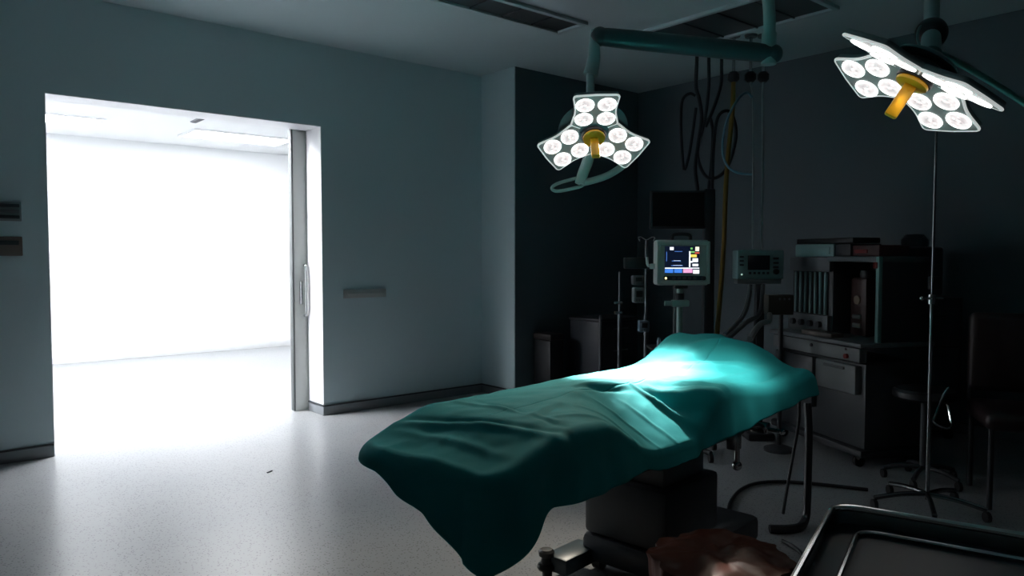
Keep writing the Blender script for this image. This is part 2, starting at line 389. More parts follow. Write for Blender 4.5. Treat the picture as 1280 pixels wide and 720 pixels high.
# outline of the supported area, counter-clockwise, with the length of cloth that hangs from it
edge = rounded([(-.02, -TW), (TL, -TW), (TL, TW), (-.09, TW)], [.07, .13, .16, .12], 14)
def walk(poly, step):
    out = []
    for k in range(len(poly)):
        p, q_ = Vector(poly[k]), Vector(poly[(k+1) % len(poly)]); n_ = max(1, int(round((q_-p).length/step)))
        for u in range(n_): out.append(p.lerp(q_, u/n_))
    return out
per = walk(edge, .0085)
per = [Vector((p.x, p.y*(near_w(p.x)/TW if p.y < 0 else 1))) for p in per]
NPt = len(per)
nrm = []
for k in range(NPt):
    d = per[(k+2) % NPt] - per[k-2]; nrm.append(Vector((d.y, -d.x)).normalized())
def hang(p):
    a, b = p
    near = max(.06, top_z(a, b) - (.592 + .012*smooth((a - .3)/.3) + .085*smooth((a - 1.25)/.6)))
    foot = .06 + .10*smooth((.24 - b)/.34)
    dc = math.hypot(a + .02, b + TW - .03); tip = .135*max(0., 1 - dc/.19)**1.3
    far, head = .10, .07
    wf = smooth((.10 - a)/.09) ; wh = smooth((a - TL + .10)/.09)
    side = near if b < 0 else far
    h_ = side*(1 - wf)*(1 - wh) + foot*wf + (near*.6 + head*.4 if b < 0 else head)*wh*(1 - wf)
    return max(.05, h_ + tip + .006*noise.noise(Vector((a*6, b*6, 2.2))))
UI, VI = 46, 26
bm = bmesh.new(); rings = []
plen = 0.0; plens = []
for k in range(NPt): plens.append(plen); plen += (per[(k+1) % NPt] - per[k]).length
core = [Vector((max(.22, min(TL - .22, p.x)), 0.0)) for p in per]
for u in range(UI + 1):
    w_ = u/UI; row = []
    for k in range(NPt):
        p = core[k].lerp(per[k], w_); row.append((p.x, p.y, top_z(p.x, p.y)))
    rings.append(row)
for v in range(1, VI + 1):
    row = []
    for k in range(NPt):
        p, n_ = per[k], nrm[k]; rho = .05; th0 = .9*hump_at(p.x) if p.y < 0 else 0.; L_ = hang(p) + rho*.3; r = L_*v/VI; arc = rho*(PI/2 - th0)
        s0, c0 = rho*math.sin(th0), rho*math.cos(th0)
        if r < arc: out, drop = rho*math.sin(th0 + r/rho) - s0, c0 - rho*math.cos(th0 + r/rho)
        else: out, drop = rho - s0 + .14*(r - arc), c0 + (r - arc)*.98
        g = smooth((r - .03)/.14); s_ = plens[k]
        out += g*(.007*math.sin(s_*19 + 2.0*math.sin(s_*3.1)) + .004*math.sin(s_*43 + 1) + .018*noise.noise(Vector((p.x*5, p.y*5, 9))))
        cr = max(0, 1 - math.hypot(p.x + .0, p.y + TW)/.22)
        out += g*cr*.018*math.sin((p.x - p.y)*24)
        q_ = p + n_*out
        row.append((q_.x, q_.y, top_z(p.x, p.y) - drop))
    rings.append(row)
vr = [[bm.verts.new(c) for c in row] for row in rings]
for A, B in zip(vr, vr[1:]):
    for k in range(NPt):
        k2 = (k+1) % NPt; bm.faces.new((A[k], B[k], B[k2], A[k2]))
bmesh.ops.remove_doubles(bm, verts=bm.verts, dist=.0008)
bmesh.ops.recalc_face_normals(bm, faces=bm.faces)
me = bpy.data.meshes.new('surgical_drape'); bm.to_mesh(me); bm.free()
for p in me.polygons: p.use_smooth = True
cloth = mat('teal_cloth', (0.017, 0.235, 0.25), rough=0.85, spec=0.12, var=0.10, vscale=5, bump=0.12, bscale=500)
me.materials.append(cloth)
drape = link('surgical_drape', me); drape.location = TO; drape.rotation_euler = (0, 0, TA)
tag(drape, 'rumpled teal surgical drape covering the operating table, brightly lit in the middle', 'drape')
sm = drape.modifiers.new('thickness', 'SOLIDIFY'); sm.thickness = .004; sm.offset = 1

# ------------------------------------------------------------------ surgical lamps
lens_glow = bpy.data.materials.new('lens_glow'); lens_glow.use_nodes = True
nt = lens_glow.node_tree; b = nt.nodes['Principled BSDF']
tc = nt.nodes.new('ShaderNodeTexCoord'); gv = nt.nodes.new('ShaderNodeTexVoronoi'); gv.inputs['Scale'].default_value = 60
rp = nt.nodes.new('ShaderNodeValToRGB'); rp.color_ramp.elements[0].color = (1.5, 1.36, 1.34, 1); rp.color_ramp.elements[1].color = (0.62, 0.55, 0.56, 1)
rp.color_ramp.elements[0].position = 0.1; rp.color_ramp.elements[1].position = 0.9
nt.links.new(tc.outputs['Object'], gv.inputs['Vector']); nt.links.new(gv.outputs['Distance'], rp.inputs['Fac'])
nt.links.new(rp.outputs['Color'], b.inputs['Emission Color']); b.inputs['Emission Strength'].default_value = 0.86
b.inputs['Base Color'].default_value = (.6, .6, .6, 1); b.inputs['Roughness'].default_value = .2
lens_rim = mat('lens_rim', (0.6, 0.6, 0.6), rough=.3, emit=(1, .98, .96), es=2.2)
lens_core = mat('lens_core', (0.5, 0.48, 0.48), rough=.3, emit=(1, .92, .92), es=0.55)
cover = mat('lamp_cover', (0.30, 0.33, 0.32), rough=0.25, emit=(.8, .95, .9), es=0.045)
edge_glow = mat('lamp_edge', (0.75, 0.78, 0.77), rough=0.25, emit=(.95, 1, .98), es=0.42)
shell = mat('lamp_shell', (0.10, 0.16, 0.17), rough=0.35)

def lens_mesh(r):
    mb = MB()
    mb.lathe([(r*.86, -.002), (r*.90, -.008), (r, -.007), (r*1.02, .0), (r*1.02, .004)], 28, mi=1)
    mb.lathe([(0, -.0045), (r*.45, -.005), (r*.87, -.0055)], 28, mi=0)
    for k in range(3):
        an = k*2*PI/3 + .4
        mb.sph((r*.30*math.cos(an), r*.30*math.sin(an), -.0055), r*.12, (1, 1, .3), 2, 10)
    return mb.mesh('lens', [lens_glow, lens_rim, lens_core])
def petal_outline(n, cw, co, waist, hub):
    hA = PI/n
    L = [Vector((-math.sin(hA)*hub, math.cos(hA)*hub)), Vector((-math.sin(hA)*waist, math.cos(hA)*waist))]
    # concave flank from waist to the outer corner
    c = Vector((-cw, co)); mid = (L[1] + c)/2 + (Vector((0, co*.45)) - (L[1] + c)/2).normalized()*.022
    pts = [L[0], L[1], mid, c]
    pts += [Vector((-p.x, p.y)) for p in reversed(pts)]
    pts.insert(4, Vector((0, co + .006)))
    return rounded([tuple(p) for p in pts], [0, .012, .04, .022, 0, .022, .04, .012, 0])
def lamp_head(root, M, n, rot0, tilt, wings, cw, co, waist, lens_pos, lr, spots):
    """M: world matrix of the head, light leaves along local -Z"""
    Mr = mw(root).inverted() @ M
    hub = .075
    out = petal_outline(n, cw, co, waist, hub)
    lm = lens_mesh(lr)
    mb = MB(); mb.prism(out, 0, .028, bev=.006); body = mb.mesh('petal', [shell])
    inner = [(x*.985, (y - .2)*.985 + .2) for x, y in out]
    mb = MB(); mb.prism(inner, -.006, .002); face_me = mb.mesh('front_cover', [cover])
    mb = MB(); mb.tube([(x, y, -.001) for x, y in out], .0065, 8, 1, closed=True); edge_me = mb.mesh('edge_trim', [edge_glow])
    for k in range(n):
        Rk = Matrix.Rotation(rot0 + k*2*PI/n, 4, 'Z') @ Matrix.Translation((0, .07, 0)) @ Matrix.Rotation(-tilt, 4, 'X') @ Matrix.Translation((0, -.07, 0))
        if wings:      # two wings hinged along the head's long axis
            an = rot0 + k*2*PI/n; Rk = Matrix.Rotation(-tilt if math.cos(an) > 0 else tilt, 4, 'X') @ Matrix.Rotation(an, 4, 'Z')
        pt = link('petal', body, root, Mr @ Rk)
        link('front_cover', face_me, pt); link('edge_trim', edge_me, pt)
        for (x, y) in lens_pos: link('lens', lm, pt, Matrix.Translation((x, y, -.0045)) @ Matrix.Rotation(random.random()*6, 4, 'Z'))
    # hub behind and amber sterile handle in front
    MB().lathe([(0, .045), (.075, .045), (.10, .03), (.10, .0), (.088, -.008), (0, -.008)], 32, Mr).build('hub', shell, root)
    MB().lathe([(.0, -.03), (.070, -.03), (.074, -.02), (.068, -.008), (.0, -.008)], 28, Mr).build('handle_collar', black, root)
    hb = MB().lathe([(.0, -.05), (.052, -.05), (.064, -.045), (.066, -.036), (.060, -.028), (0, -.028)], 28, Mr)
    hb.box((0, 0, -.125), (.046, .030, .155), .007, R=None) if False else None
    t_ = MB(); t_.box((0, 0, -.115), (.050, .032, .15), .008); t_.lathe([(0, -.05), (.052, -.05), (.064, -.045), (.066, -.036), (.060, -.028), (0, -.028)], 28)
    bmesh.ops.transform(t_.bm, matrix=Mr, verts=t_.bm.verts); t_.build('sterile_handle', amber, root)
    hb.bm.free()
    for (en, size, blend, rad, aim, col, off) in spots:
        ld = bpy.data.lights.new('lamp_light', 'SPOT'); ld.energy = en; ld.spot_size = size; ld.spot_blend = blend; ld.shadow_soft_size = rad; ld.color = col
        pos = M @ Vector(off)
        q_ = (pos - aim).to_track_quat('Z', 'Y')          # spot shines along -Z
        W = q_.to_matrix().to_4x4(); W.translation = pos
        link('lamp_light', ld, root, mw(root).inverted() @ W)
def head_matrix(c, scr, alpha, e2dir):
    view = (c - CP).normalized()
    sd = (RV*scr[0] + UV*scr[1]); sd = (sd - view*sd.dot(view)).normalized()
    n = sd*math.cos(alpha) - view*math.sin(alpha)
    z = -n; e2 = RV*e2dir[0] + UV*e2dir[1]; e2 = (e2 - z*e2.dot(z)).normalized(); e1 = e2.cross(z)
    M = Matrix((e1, e2, z)).transposed().to_4x4(); M.translation = c
    return M
SPOT = TO + TX*1.36 + TY*.06 + UP*.83
warm = (1.0, .97, .90)
# shared ceiling mount above the table
HUB = Vector((2.85, 1.95, CH))
t = thing('lamp_ceiling_mount', 'round ceiling mount from which both surgical lamps hang, above the table', 'ceiling mount', HUB)
MB().lathe([(0, 0), (.20, 0), (.20, -.05), (.15, -.09), (.07, -.11), (0, -.11)], 32).build('canopy', teal_metal, t)
MB().cyl((0, 0, -.11), (0, 0, -.50), .045, n=24).build('stem', teal_metal, t)

# lamp with three petals
C1 = P(742, 167, 4.35)
L1 = thing('surgical_lamp', 'three-petal surgical lamp with amber handle above the far side of the table', 'surgical lamp', C1, 0, 'surgical lamps')
M1 = head_matrix(C1, (.10, -.99), math.radians(46), (-.03, 1))
grid4 = [(-.064, .128), (.064, .128), (-.062, .247), (.062, .247)]
lamp_head(L1, M1, 3, 0, math.radians(7), False, .128, .315, .155, grid4, .052,
          [*[(3600, math.radians(15), 1.0, .07, SPOT + TX*dx + TY*dt, warm, (0, 0, -.06)) for dx, dt in ((-.20, .085), (-.02, .065), (.15, .035))], (150, math.radians(84), .8, .25, SPOT + Vector((-.75, .15, 0)), (1, .90, .74), (0, 0, -.06))])
D_ = 4.35
post = H(957, D_); ptop = ZY(20, D_)
HD1 = Vector((post.x - HUB.x, post.y - HUB.y, 0)).normalized()*.046
arm = MB().tube([(HUB.x + HD1.x, HUB.y + HD1.y, ptop + .10), tuple(HUB.lerp(post, .5).xy) + (ptop + .10,), tuple(HUB.lerp(post, .88).xy) + (ptop + .09,), (post.x, post.y, ptop - .02), (post.x, post.y, ZY(82, D_))], .034, 16)
arm.build('support_arm', teal_metal, L1, world=True)
MB().cyl((post.x, post.y, ZY(84, D_)), (post.x, post.y, ZY(46, D_)), .042, n=20).build('swivel', teal_metal, L1, world=True)
pa = H(962, D_, ZY(71, D_)); pb = H(748, D_, ZY(50, D_))
sa = MB().tube([pa, pa.lerp(pb, .08), pa.lerp(pb, .25), pa.lerp(pb, .75), pa.lerp(pb, .95), pb], lambda u: .048 + .008*math.sin(PI*u), 16, 4)
sa.sph(pb, .056).sph(pa, .056)
sa.build('spring_arm', arm_dark, L1, world=True)
k0 = H(742, D_, ZY(42, D_)); k1 = H(741, D_, ZY(78, D_)); k2 = H(737, D_, ZY(97, D_))
MB().tube([k0, k0.lerp(k1, .5), k1, k2], lambda u: .026 + .018*u, 14, 4).build('drop_link', teal_metal, L1, world=True)
bk = M1 @ Vector((0, 0, .10)); top = M1 @ Vector((.02, .20, .11))
yk = MB().tube([k2 + Vector((0, 0, .01)), k2.lerp(top, .5), top, bk], .024, 12); yk.cyl(M1 @ Vector((0, 0, .04)), bk, .06, n=20)
yk.build('yoke', teal_metal, L1, world=True)
# housing at the back of the head
MB().lathe([(0, .085), (.14, .08), (.19, .06), (.205, .045), (.18, .036), (0, .036)], 36, M1).build('rear_housing', shell, L1, world=True)
# grab rail hanging below the head
e = lambda x, y, D=4.66: P(x, y, D)
gr = MB().tube([e(783, 203, 4.62), e(775, 210, 4.64), e(760, 219), e(743, 225), e(726, 229)], .022, 12)
gr.tube([e(728, 222), e(708, 226), e(694, 231), e(690, 236), e(697, 239), (e(714, 236)), e(729, 231)], .011, 10, 5, closed=True)
gr.tube([e(738, 186, 4.56), e(734, 203, 4.62), e(729, 216), e(725, 230)], lambda u: .036 - .002*u, 14)
gr.build('grab_rail', mat('rail_mint', (0.34, 0.50, 0.48), rough=.35), L1, world=True)

# lamp with four petals
C2 = P(1147, 94, 2.95)
L2 = thing('surgical_lamp', 'four-petal surgical lamp seen edge-on with amber handle pointing down, near the camera', 'surgical lamp', C2, 0, 'surgical lamps')
M2 = head_matrix(C2, (-.56, -.83), math.radians(20), (.56, .83))
grid4b = [(-.060, .150), (.060, .150), (-.062, .268), (.062, .268)]
lamp_head(L2, M2, 4, PI/4, math.radians(13), True, .125, .335, .185, grid4b, .050,
          [(300, math.radians(24), 1.0, .10, SPOT + TX*.16 - TY*.18, warm, (0, 0, -.06)), (12, math.radians(80), .9, .25, SPOT + Vector((.1, 0, 0)), warm, (0, 0, -.06))])
MB().lathe([(0, .09), (.08, .085), (.12, .065), (.13, .05), (.12, .045), (0, .045)], 36, M2).build('rear_housing', shell, L2, world=True)
kn2 = P(1164, 42, 3.12)
MB().sph(kn2, .064, (1, 1, 1.05), n=24).build('knuckle', black, L2, world=True)
MB().cyl(M2 @ Vector((0, 0, .09)), kn2, .04, .036, n=20).build('neck', teal_metal, L2, world=True)
MB().tube([kn2 + Vector((-.035, .0, .03)), P(1150, 34, 3.1), P(1147, 48, 3.06), P(1152, 62, 3.05)], .006, 8).build('cable', mat('cable_teal', (.12, .26, .26), rough=.4), L2, world=True)
MB().tube([P(1136, 60, 3.14), P(1165, 64, 3.16), P(1200, 80, 3.18), P(1240, 103, 3.18), P(1290, 135, 3.16)], .014, 12).build('grab_rail', mat('rail_green', (.10, .27, .25), rough=.35), L2, world=True)
z2 = 2.90; HD2 = Vector((kn2.x - HUB.x, kn2.y - HUB.y, 0)).normalized()*.046
ar = MB().cyl(kn2, (kn2.x, kn2.y, z2), .03, n=16).tube([(kn2.x, kn2.y, z2), (kn2.x*.5 + HUB.x*.5, kn2.y*.5 + HUB.y*.5, z2 + .01), (HUB.x + HD2.x, HUB.y + HD2.y, z2)], .04, 14)
ar.build('support_arm', teal_metal, L2, world=True)

# ------------------------------------------------------------------ patient monitor and its stand
D_ = 4.9
mz0, mz1 = ZY(357, D_), ZY(300, D_); mw_ = 66*D_/FPX
t = thing('patient_monitor', 'pale patient monitor showing coloured vital signs on its lit screen', 'monitor', H(854, D_, mz0), FACE + .03)
h = mz1 - mz0; a = mw_/2
MB().b2(-a, a, 0, .13, 0, h, .02, seg=3).build('housing', pale_plastic, t)
bz = MB()
for s in (-1, 1): bz.b2(s*a*.95 - .012, s*a*.95 + .012, -.012, .02, .01, h - .01, .006)
bz.b2(-a + .01, a - .01, -.012, .02, h - .035, h - .008, .006).b2(-a + .01, a - .01, -.012, .02, .008, .035, .006)
bz.build('bezel', pale_plastic, t)
MB().tube([(-.06, .06, h - .005), (-.05, .06, h + .035), (.05, .06, h + .035), (.06, .06, h - .005)], .012, 10).build('carry_handle', charcoal, t)
glow = lambda n_, c, s: mat('screen_' + n_, tuple(min(1, x*.3 + .01) for x in c), rough=.3, emit=c, es=s, var=0)
sx0, sx1 = -.125, .105; sz0, sz1 = h*.26, h*.86
sc_ = MB().b2(sx0, sx1, -.008, .0, sz0, sz1).build('screen', glow('dark', (.010, .02, .07), .25), t)
def px_(x0, x1, z0, z1, m_): MB().b2(sx0 + (sx1-sx0)*x0, sx0 + (sx1-sx0)*x1, -.0105, -.0085, sz0 + (sz1-sz0)*z0, sz0 + (sz1-sz0)*z1).build('readout', m_, sc_)
W_, B_, K_ = glow('white', (.9, .95, 1), 1.2), glow('blue', (.06, .25, .85), 1.0), glow('pink', (.95, .45, .75), 1.0)
Y_, R_, Gn = glow('yellow', (1, .75, .12), 1.1), glow('red', (.9, .12, .08), .9), glow('green', (.25, .7, .2), .8)
DB = glow('trace', (.10, .25, .75), .8)
px_(0, .24, .03, .17, B_); px_(.27, .50, .03, .17, B_); px_(.53, .80, .03, .17, K_); px_(.82, 1, .0, .14, W_); px_(0, 1, .18, .22, W_)
px_(.14, .25, .86, .97, W_); px_(.28, .50, .80, .82, DB); px_(.20, .46, .45, .475, DB); px_(.18, .52, .28, .305, DB); px_(.04, .055, .45, .80, DB)
px_(.25, .45, .47, .48, W_); px_(.24, .50, .30, .31, W_)
px_(.88, .99, .82, .98, mat('screen_cream', (.4, .38, .3), emit=(1, .95, .75), es=1.1)); px_(.74, .80, .88, .95, Gn); px_(.73, .86, .76, .82, Gn); px_(.87, 1, .73, .78, R_)
px_(.74, .92, .60, .70, Y_); px_(.70, .74, .24, .82, W_); px_(.80, .96, .42, .56, W_); px_(.74, .80, .40, .46, W_); px_(.80, .97, .27, .36, W_)
MB().b2(sx0 - .005, sx1 + .025, -.006, 0, h*.115, h*.21).build('control_strip', blue_dark, t)
for k in range(5): MB().b2(-.075 + k*.035, -.052 + k*.035, -.010, -.005, h*.135, h*.19, .003).build('button', mid_grey, t)
MB().sph((-.117, -.004, h*.16), .0085, (1, .6, 1), n=12).build('power_light', mat('power_lamp', (.5, .4, .1), emit=(1, .85, .4), es=2.0), t)
MB().cyl((.135, -.018, h*.16), (.135, 0, h*.16), .014, n=18).build('dial', charcoal, t)
mb = MB().tube([(-.02 - a, .08, h*.42), (-a - .045, .08, h*.45), (-a - .05, .08, h*.62)], .010, 8).b2(-a - .03, -a + .005, .06, .10, h*.36, h*.48, .005)
mb.build('cable_plug', pale_plastic, t)
MB().box((.005, .09, -.012), (.09, .06, .024), .006).build('mount_plate', charcoal, t)

t = thing('monitor_stand', 'pale mint upright bracket and clamp carrying the lit patient monitor', 'stand', H(850, 4.98), FACE)
zt = ZY(357, D_) - .026
MB().cyl((0, 0, .08), (0, 0, zt), .021, n=18).build('pole', mat('mint_metal', (.25, .40, .37), rough=.35), t)
MB().cyl((0, 0, zt - .10), (0, 0, zt - .03), .03, n=18).build('collar', charcoal, t)
zc = ZY(380, D_)
MB().box((-.005, -.03, zc), (.12, .05, .045), .01).cyl((-.11, -.035, zc), (-.06, -.035, zc), .016).build('clamp', mat('mint_metal', (0, 0, 0)), t)
for k in range(5):
    an = k*2*PI/5 + .3; MB().tube([(0, 0, .09), (.16*math.cos(an), .16*math.sin(an), .075), (.28*math.cos(an), .28*math.sin(an), .06)], .018, 10).build('foot', charcoal, t)
    MB().cyl((.28*math.cos(an) - .012, .28*math.sin(an), .03), (.28*math.cos(an) + .012, .28*math.sin(an), .03), .03).build('caster', rubber, t)
MB().cyl((-.032, .02, .30), (-.032, .02, zt + .01), .006, n=10).build('cable', mid_grey, t)
tray = MB().b2(-.20, .14, -.12, .14, ZY(436, D_) - .02, ZY(436, D_), .006); tray.build('tray', charcoal, t)
for k in range(5):
    x = -.15 + k*.05
    tag(MB().lathe([(0, 0), (.014, 0), (.014, .045), (.007, .06), (.007, .07), (0, .07)], 14, Matrix.Translation(mw(t) @ Vector((x, -.06, ZY(436, D_))))).build('vial', mat('vial%d' % (k % 2), [(.16, .24, .32), (.24, .28, .3)][k % 2], rough=.2)),
        ['leftmost', 'second from the left', 'middle', 'second from the right', 'rightmost'][k] + ' of the five small bottles on the tray under the patient monitor', 'bottle', 'bottles on the monitor tray')
tag(MB().b2(-.05, .05, -.04, .04, 0, .07, .01).build('red_pouch', mat('maroon', (.11, .015, .02), rough=.5)), 'dark red pouch on the tray under the patient monitor', 'pouch').matrix_basis = mw(t) @ Matrix.Translation((.085, .0, ZY(436, D_)))

# dark display on a tall post behind the monitor
D_ = 5.6
t = thing('display_stand', 'tall dark post carrying the switched-off black display behind the patient monitor', 'stand', H(886, D_ + .05), FACE)
MB().b2(-.04, .04, -.02, .06, .04, ZY(236, D_), .01).build('post', charcoal, t)
MB().b2(-.13, .13, -.12, .14, 0.0, .05, .02).build('base', charcoal, t)
MB().b2(-.16, -.03, -.055, -.015, ZY(268, D_), ZY(258, D_), .004).build('arm', charcoal, t)
aw = 34*D_/FPX; z0, z1 = ZY(287, D_), ZY(240, D_)
t = thing('flat_display', 'switched-off black flat display above the lit patient monitor', 'display', H(846, D_ - .06, z0), FACE)
MB().b2(-aw, aw, -.03, .02, 0, z1 - z0, .008).build('housing', charcoal, t)
MB().b2(-aw + .015, aw - .015, -.034, -.028, .02, z1 - z0 - .015).build('screen', mat('dead_screen', (.008, .006, .007), rough=.5, spec=.2), t)

# infusion stands to the left of the monitor
dull_steel = mat('dull_steel', (.16, .17, .18), rough=.4, metal=1.0)
def infusion_stand(x, D, ytop, label, pumps, lean=0):
    t = thing('infusion_stand', label, 'stand', H(x, D), FACE, 'infusion stands behind the table')
    zt = ZY(ytop, D)
    MB().cyl((0, 0, .07), (0, 0, zt), .012, n=14).build('pole', dull_steel, t)
    MB().cyl((0, 0, .07), (0, 0, .9), .018, n=14).build('sleeve', dull_steel, t)
    for k in range(4):
        an = k*PI/2 + .5; MB().tube([(0, 0, .08), (.11*math.cos(an), .11*math.sin(an), .07), (.18*math.cos(an), .18*math.sin(an), .05)], .014, 8).build('foot', charcoal, t)
        MB().cyl((.18*math.cos(an), .18*math.sin(an) - .01, .026), (.18*math.cos(an), .18*math.sin(an) + .01, .026), .026).build('caster', rubber, t)
    for (dx, y0, y1, wd, m_) in pumps:
        z0, z1 = ZY(y1, D), ZY(y0, D)
        o = MB().b2(dx - wd/2, dx + wd/2, -.11, -.014, z0, z1, .012).build('pump', m_, t)
        MB().b2(dx - wd*.28, dx + wd*.28, -.114, -.108, z0 + (z1-z0)*.4, z0 + (z1-z0)*.8).build('screen', black, o)
        for q_ in range(3): MB().b2(dx - wd*.3 + q_*wd*.22, dx - wd*.3 + q_*wd*.22 + wd*.12, -.116, -.108, z0 + (z1-z0)*.12, z0 + (z1-z0)*.27, .002).build('button', mid_grey, o)
    return t, zt
t, zt = infusion_stand(808, 5.5, 300, 'bare metal drip stand with three small pumps just left of the lit monitor',
    [(-.075, 344, 356, .085, mid_grey), (-.07, 359, 378, .085, grey_plastic), (-.03, 400, 414, .075, mat('pump_blue', (.14, .19, .23), rough=.4))])
MB().tube([(-.05, 0, zt - .01), (-.06, 0, zt + .015), (-.04, 0, zt + .02), (0, 0, zt), (.04, 0, zt + .02), (.06, 0, zt + .015), (.05, 0, zt - .01)], .005, 8).build('hook_bar', steel, t)
mb = MB().b2(-.17, .0, -.05, .03, ZY(336, 5.5), ZY(322, 5.5), .01); mb.build('top_unit', charcoal, t)
t, zt = infusion_stand(775, 6.0, 340, 'slim dark drip stand with two clamps, leftmost behind the table', [])
for y in (381, 394): MB().b2(-.05, .02, -.03, .03, ZY(y + 2, 5.75), ZY(y - 2, 5.75), .005).cyl((-.035, -.03, ZY(y, 5.75)), (-.035, -.06, ZY(y, 5.75)), .01).build('clamp', steel, t)

# ------------------------------------------------------------------ ventilator control panel
D_ = 5.35
a = 29.5*D_/FPX; z0, z1 = ZY(349, D_), ZY(313, D_); h = z1 - z0
t = thing('ventilator', 'pale green ventilator control unit with dark screen and round dial', 'control panel', H(949.5, D_, z0), FACE + .02)
vp = mat('vent_plastic', (.20, .33, .33), rough=.4)
MB().b2(-a, a, -.02, .10, 0, h, .012, seg=3).build('housing', vp, t)
MB().b2(-a*.55, a*.38, -.026, -.018, h*.32, h*.82, .002).build('screen', mat('vent_screen', (.012, .014, .022), rough=.25), t)
for k in range(5): MB().b2(-a*.5 + k*a*.19, -a*.5 + k*a*.19 + a*.10, -.026, -.018, h*.17, h*.25, .002).build('button', charcoal, t)
for k in range(3): MB().b2(a*.52, a*.76, -.026, -.018, h*(.68 - k*.15), h*(.75 - k*.15), .003).build('button', charcoal, t)
for k in range(3): MB().b2(-a*.90, -a*.72, -.026, -.018, h*(.74 - k*.14), h*(.80 - k*.14), .003).build('button', charcoal, t)
MB().cyl((a*.64, -.04, h*.26), (a*.64, -.018, h*.26), .020, n=20).build('dial', black, t)
MB().sph((-a*.80, -.021, h*.16), .007, n=10).build('indicator', mat('indicator', (.4, .5, .45), emit=(.7, 1, .9), es=.5), t)
MB().b2(-a + .01, a - .01, .0, .09, -.035, 0, .006).build('foot_tray', grey_plastic, t)
t = thing('ventilator_stand', 'dark pedestal under the pale green ventilator control unit', 'stand', H(949.5, D_ + .05), FACE)
MB().b2(-.03, .03, -.03, .03, .06, z0 - .035, .006).build('post', charcoal, t)
MB().b2(-.10, .10, -.11, .11, 0, .06, .02).build('base', charcoal, t)
zb = z0
def hose(name, pts, r, m_, label, cat, group=None, n=8):
    o = MB().tube(pts, r, n).build(name, m_); return tag(o, label, cat, group)
cor = mat('corrugated', (.10, .12, .13), rough=.35)
hose('breathing_hose', [H(938, 5.28, z0 - .045), P(936, 372, 5.2), P(930, 392, 5.0), P(918, 408, 4.8), P(905, 420, 4.6)], .017, cor, 'grey breathing hose running down from the ventilator unit, leftmost of three', 'hose', 'breathing hoses')
hose('breathing_hose', [H(954, 5.30, zb - .045), P(950, 391, 5.1), P(934, 402, 4.75), P(920, 414, 4.45), P(908, 424, 4.3)], .016, cor, 'grey breathing hose sloping down to the drape, middle of three', 'hose', 'breathing hoses')
hose('breathing_hose', [P(962, 393, 4.95), P(961, 402, 4.7), P(952, 404, 4.45), P(943, 414, 4.2), P(937, 424, 4.05)], .017, mat('corrugated_pale', (.20, .22, .23), rough=.3), 'pale breathing hose arching behind the drape, nearest of three', 'hose', 'breathing hoses')

# ------------------------------------------------------------------ anaesthesia machine
MA = math.radians(-116.5)
t = thing('anaesthesia_machine', 'grey anaesthesia machine with flow tubes, drawers and worktop behind the head of the table', 'medical machine', H(1078, 4.6), MA)
AM = mw(t)
body = mat('machine_body', (.045, .05, .056), rough=.45); pale = mat('machine_pale', (.17, .185, .19), rough=.45); wt_m = mat('worktop', (.14, .155, .165), rough=.35)
MB().b2(-.95, 0, .04, .52, .12, .665, .01).build('body', body, t)
MB().b2(-.97, .02, .0, .54, .07, .12, .015).build('plinth', charcoal, t)
for x in (-.88, -.06):
    for y in (.05, .47):
        c = MB().cyl((x - .014, y, .038), (x + .014, y, .038), .038, n=18).b2(x - .02, x + .02, y - .02, y + .02, .05, .075); c.build('caster', rubber, t)
MB().cyl((-.06 + .016, .03, .06), (-.06 + .022, .03, .06), .012, n=12).build('caster_cap', chrome, t)
d = MB().b2(-.94, -.005, -.005, .05, .675, .765, .006).build('drawer', pale, t)
MB().cyl((-.12, -.022, .705), (-.12, -.004, .705), .016, n=16).build('knob', red_m, d)
MB().cyl((-.48, -.014, .735), (-.48, -.004, .735), .012, n=16).build('lock', black, d)
MB().cyl((-.13, -.010, .75), (-.13, -.004, .75), .008, n=12).build('lock', black, d)
d = MB().b2(-.44, -.04, -.005, .05, .465, .65, .008).build('drawer', pale, t)
MB().b2(-.34, -.14, -.02, -.004, .615, .632, .005).build('pull', mid_grey, d)
MB().b2(-.92, -.48, .0, .05, .30, .65, .008).build('door', body, t)
MB().b2(-.97, .02, -.02, .54, .77, .80, .008).build('worktop', wt_m, t)
# upper left column with flow tubes
MB().b2(-.96, -.50, .17, .50, .80, 1.34, .008).build('flow_cabinet', body, t)
MB().b2(-.96, -.50, .13, .17, .80, .93, .006).build('valve_panel', mid_grey, t)
for k in range(4):
    MB().cyl((-.88 + k*.10, .105, .865), (-.88 + k*.10, .131, .865), .022, n=16).build('valve_knob', charcoal, t)
MB().b2(-.96, -.50, .14, .17, 1.24, 1.34, .006).build('header_panel', mid_grey, t)
tub = mat('flow_glass', (.16, .27, .28), rough=.15)
for k in range(7):
    MB().cyl((-.90 + k*.057, .155, .935), (-.90 + k*.057, .155, 1.235), .012, n=12).build('flow_tube', tub, t)
